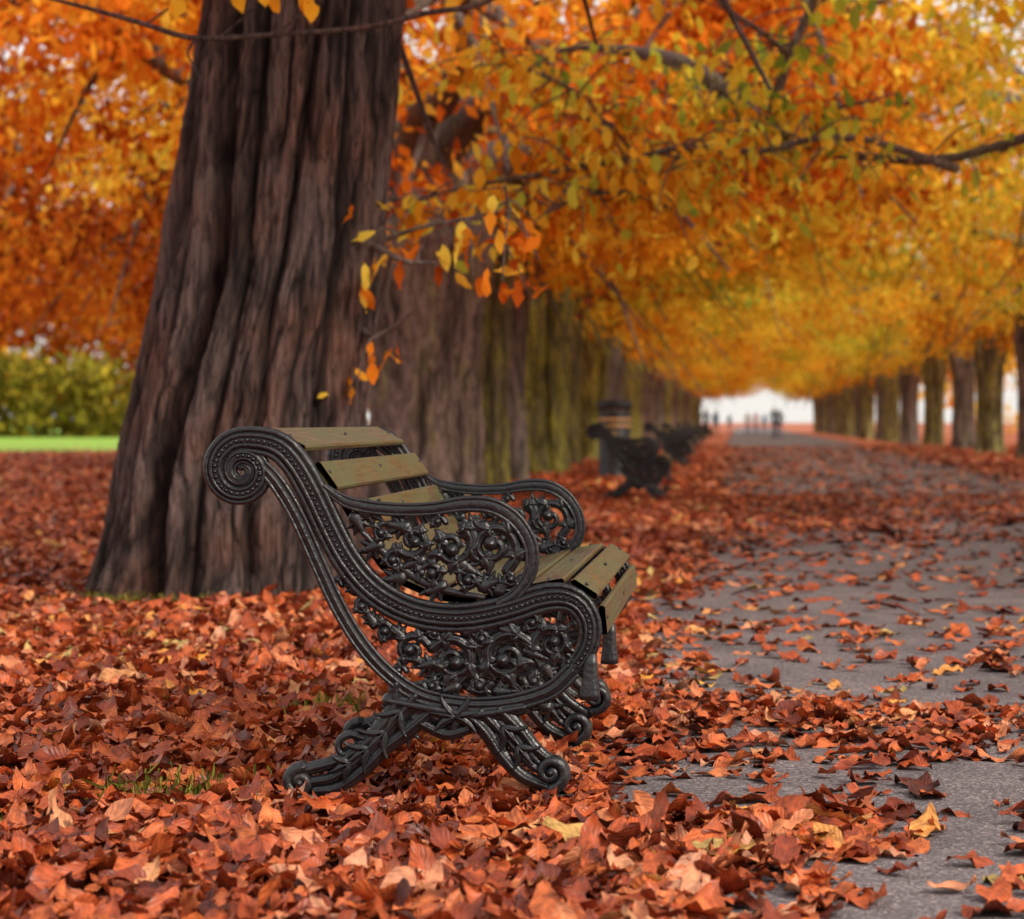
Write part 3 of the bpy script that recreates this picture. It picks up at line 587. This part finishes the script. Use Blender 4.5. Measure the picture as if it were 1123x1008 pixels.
# ================================================================ PEOPLE
def simple(name,c,r=.8):
    m,nt,b=newmat(name); tc=nt.nodes.new('ShaderNodeTexCoord'); n=nd(nt,'ShaderNodeTexNoise'); n.inputs['Scale'].default_value=14; nt.links.new(tc.outputs['Object'],n.inputs[0])
    rr=ramp(nt,[(.3,tuple(q*.8 for q in c)),(.7,tuple(q*1.15 for q in c))]); nt.links.new(n.outputs[0],rr.inputs[0]); nt.links.new(rr.outputs[0],b.inputs['Base Color']); b.inputs['Roughness'].default_value=r; return m
M_skin=simple('skin',(.45,.26,.19),.5); M_hair=simple('hair',(.04,.025,.02)); 
def person(x,y,rz,coat,trou,h=1.72,step=.2):
    v=[(0,0,.95),(0,0,1.15),(0,.01,1.38),(0,.01,1.47),(0,0,1.54),(0,-.01,1.62),(0,0,1.70)]
    rd=[.13,.12,.135,.06,.055,.088,.07]; ed=[(0,1),(1,2),(2,3),(3,4),(4,5),(5,6)]
    def ch(root,pts,rr):
        p=root
        for q,r in zip(pts,rr): v.append(q); rd.append(r); ed.append((p,len(v)-1)); p=len(v)-1
        return p
    for s in (-1,1):
        f=s*step
        ch(0,[(s*.09,0,.88),(s*.10,f*.5-.03,.50),(s*.10,f+(.12 if s<0 else 0),.09),(s*.105,f-.12+(.10 if s<0 else 0),.04)],[.092,.062,.042,.035])
        hd=ch(2,[(s*.18,.01,1.40),(s*.235,-f*.4+.03,1.13),(s*.24,-f*.9-.05,.90),(s*.24,-f*.95-.06,.84)],[.06,.046,.032,.026])
        for q in range(4): ch(hd,[(s*(.232+.004*q),-f*.95-.085+.02*q,.76-.004*abs(q-1.5))],[.009])
        ch(hd,[(s*.215,-f*.95-.1,.80)],[.009])
    me=bpy.data.meshes.new('body'); me.from_pydata(v,ed,[]); ob=bpy.data.objects.new('tmp',me); link(ob)
    sk=ob.modifiers.new('s','SKIN'); 
    for i,r in enumerate(rd): me.skin_vertices[0].data[i].radius=(r,r*.8)
    me.skin_vertices[0].data[0].use_root=True
    sb=ob.modifiers.new('u','SUBSURF'); sb.levels=2
    dg=bpy.context.evaluated_depsgraph_get(); m2=bpy.data.meshes.new_from_object(ob.evaluated_get(dg)); bpy.data.objects.remove(ob)
    for m in (coat,trou,M_skin,M_hair): m2.materials.append(m)
    for p in m2.polygons:
        cz=p.center.z; cx=abs(p.center.x); p.use_smooth=True
        if cz>1.48: p.material_index=3 if (cz>1.66 or p.center.y>.02) else 2
        elif cx>.19 and cz<.88: p.material_index=2
        elif cz<.82: p.material_index=1
        else: p.material_index=0
        if cz<.09: p.material_index=3
    e=empty('person',(x,y,0),rz); e.scale=(h/1.75,)*3
    link(bpy.data.objects.new('body',m2),e)
    for nm,dx,dz,dy,r,mt in (('nose',0,1.60,-.095,.014,M_skin),('eye_l',-.03,1.625,-.082,.009,M_hair),('eye_r',.03,1.625,-.082,.009,M_hair),('ear_l',-.082,1.61,0,.02,M_skin),('ear_r',.082,1.61,0,.02,M_skin)):
        o=lathe(nm,[(.0005,-r),(r*.7,-r*.7),(r,0),(r*.7,r*.7),(.0005,r)],mt,8); o.location=(dx,dy,dz); link(o,e)
c1=simple('coat_dark',(.03,.035,.05)); c2=simple('coat_tan',(.45,.33,.25)); c3=simple('coat_pink',(.5,.25,.25)); c4=simple('jeans',(.06,.08,.14)); c5=simple('coat_blue',(.12,.2,.35))
person((849-VX)/F*135,135,.2,c1,c1,1.8); person((855-VX)/F*142,142,3.2,c1,c4,1.7)
person((820-VX)/F*175,175,0,c2,c4,1.65,.12); person((829-VX)/F*180,180,.2,c3,c4,1.7); person((838-VX)/F*215,215,3,c5,c1,1.7)
person((785-VX)/F*150,150,2.6,c5,c1,1.7); person((774-VX)/F*140,140,.3,c1,c1,1.75); person((800-VX)/F*230,230,3.1,c1,c4,1.7)
# ================================================================ LIGHT
w=bpy.data.worlds.new('World'); sc.world=w; w.use_nodes=True; nt=w.node_tree
sky=nt.nodes.new('ShaderNodeTexSky'); sky.sky_type='NISHITA'; sky.sun_disc=False
el=math.radians(38); az=math.radians(128)
sky.sun_elevation=el; sky.sun_rotation=az; sky.air_density=1.0; sky.dust_density=3.5; sky.ozone_density=1.0
bg=nt.nodes['Background']; bg.inputs[1].default_value=.15
mixed=mixc(nt,.65,sky.outputs[0],(9.3,8.9,8.3)); nt.links.new(mixed,bg.inputs[0])   # thin bright cloud veil
sd=bpy.data.lights.new('sun','SUN'); sd.energy=3.0; sd.angle=math.radians(11); sd.color=(1,.91,.78)
so=link(bpy.data.objects.new('sun',sd))
dirv=Vector((math.sin(az)*math.cos(el),math.cos(az)*math.cos(el),math.sin(el)))
so.rotation_euler=dirv.to_track_quat('Z','Y').to_euler()
cam=bpy.data.cameras.new('camera'); cam.sensor_width=36; cam.lens=F/1123*36; cam.clip_end=5000; cam.clip_start=.05
cam.shift_x=-(VX-561.5)/1123; cam.shift_y=-(504-HY)/1123
cam.dof.use_dof=True; cam.dof.focus_distance=6.5; cam.dof.aperture_fstop=4.5
co=link(bpy.data.objects.new('camera',cam)); co.location=(0,0,CH); co.rotation_euler=(math.pi/2,0,0); sc.camera=co
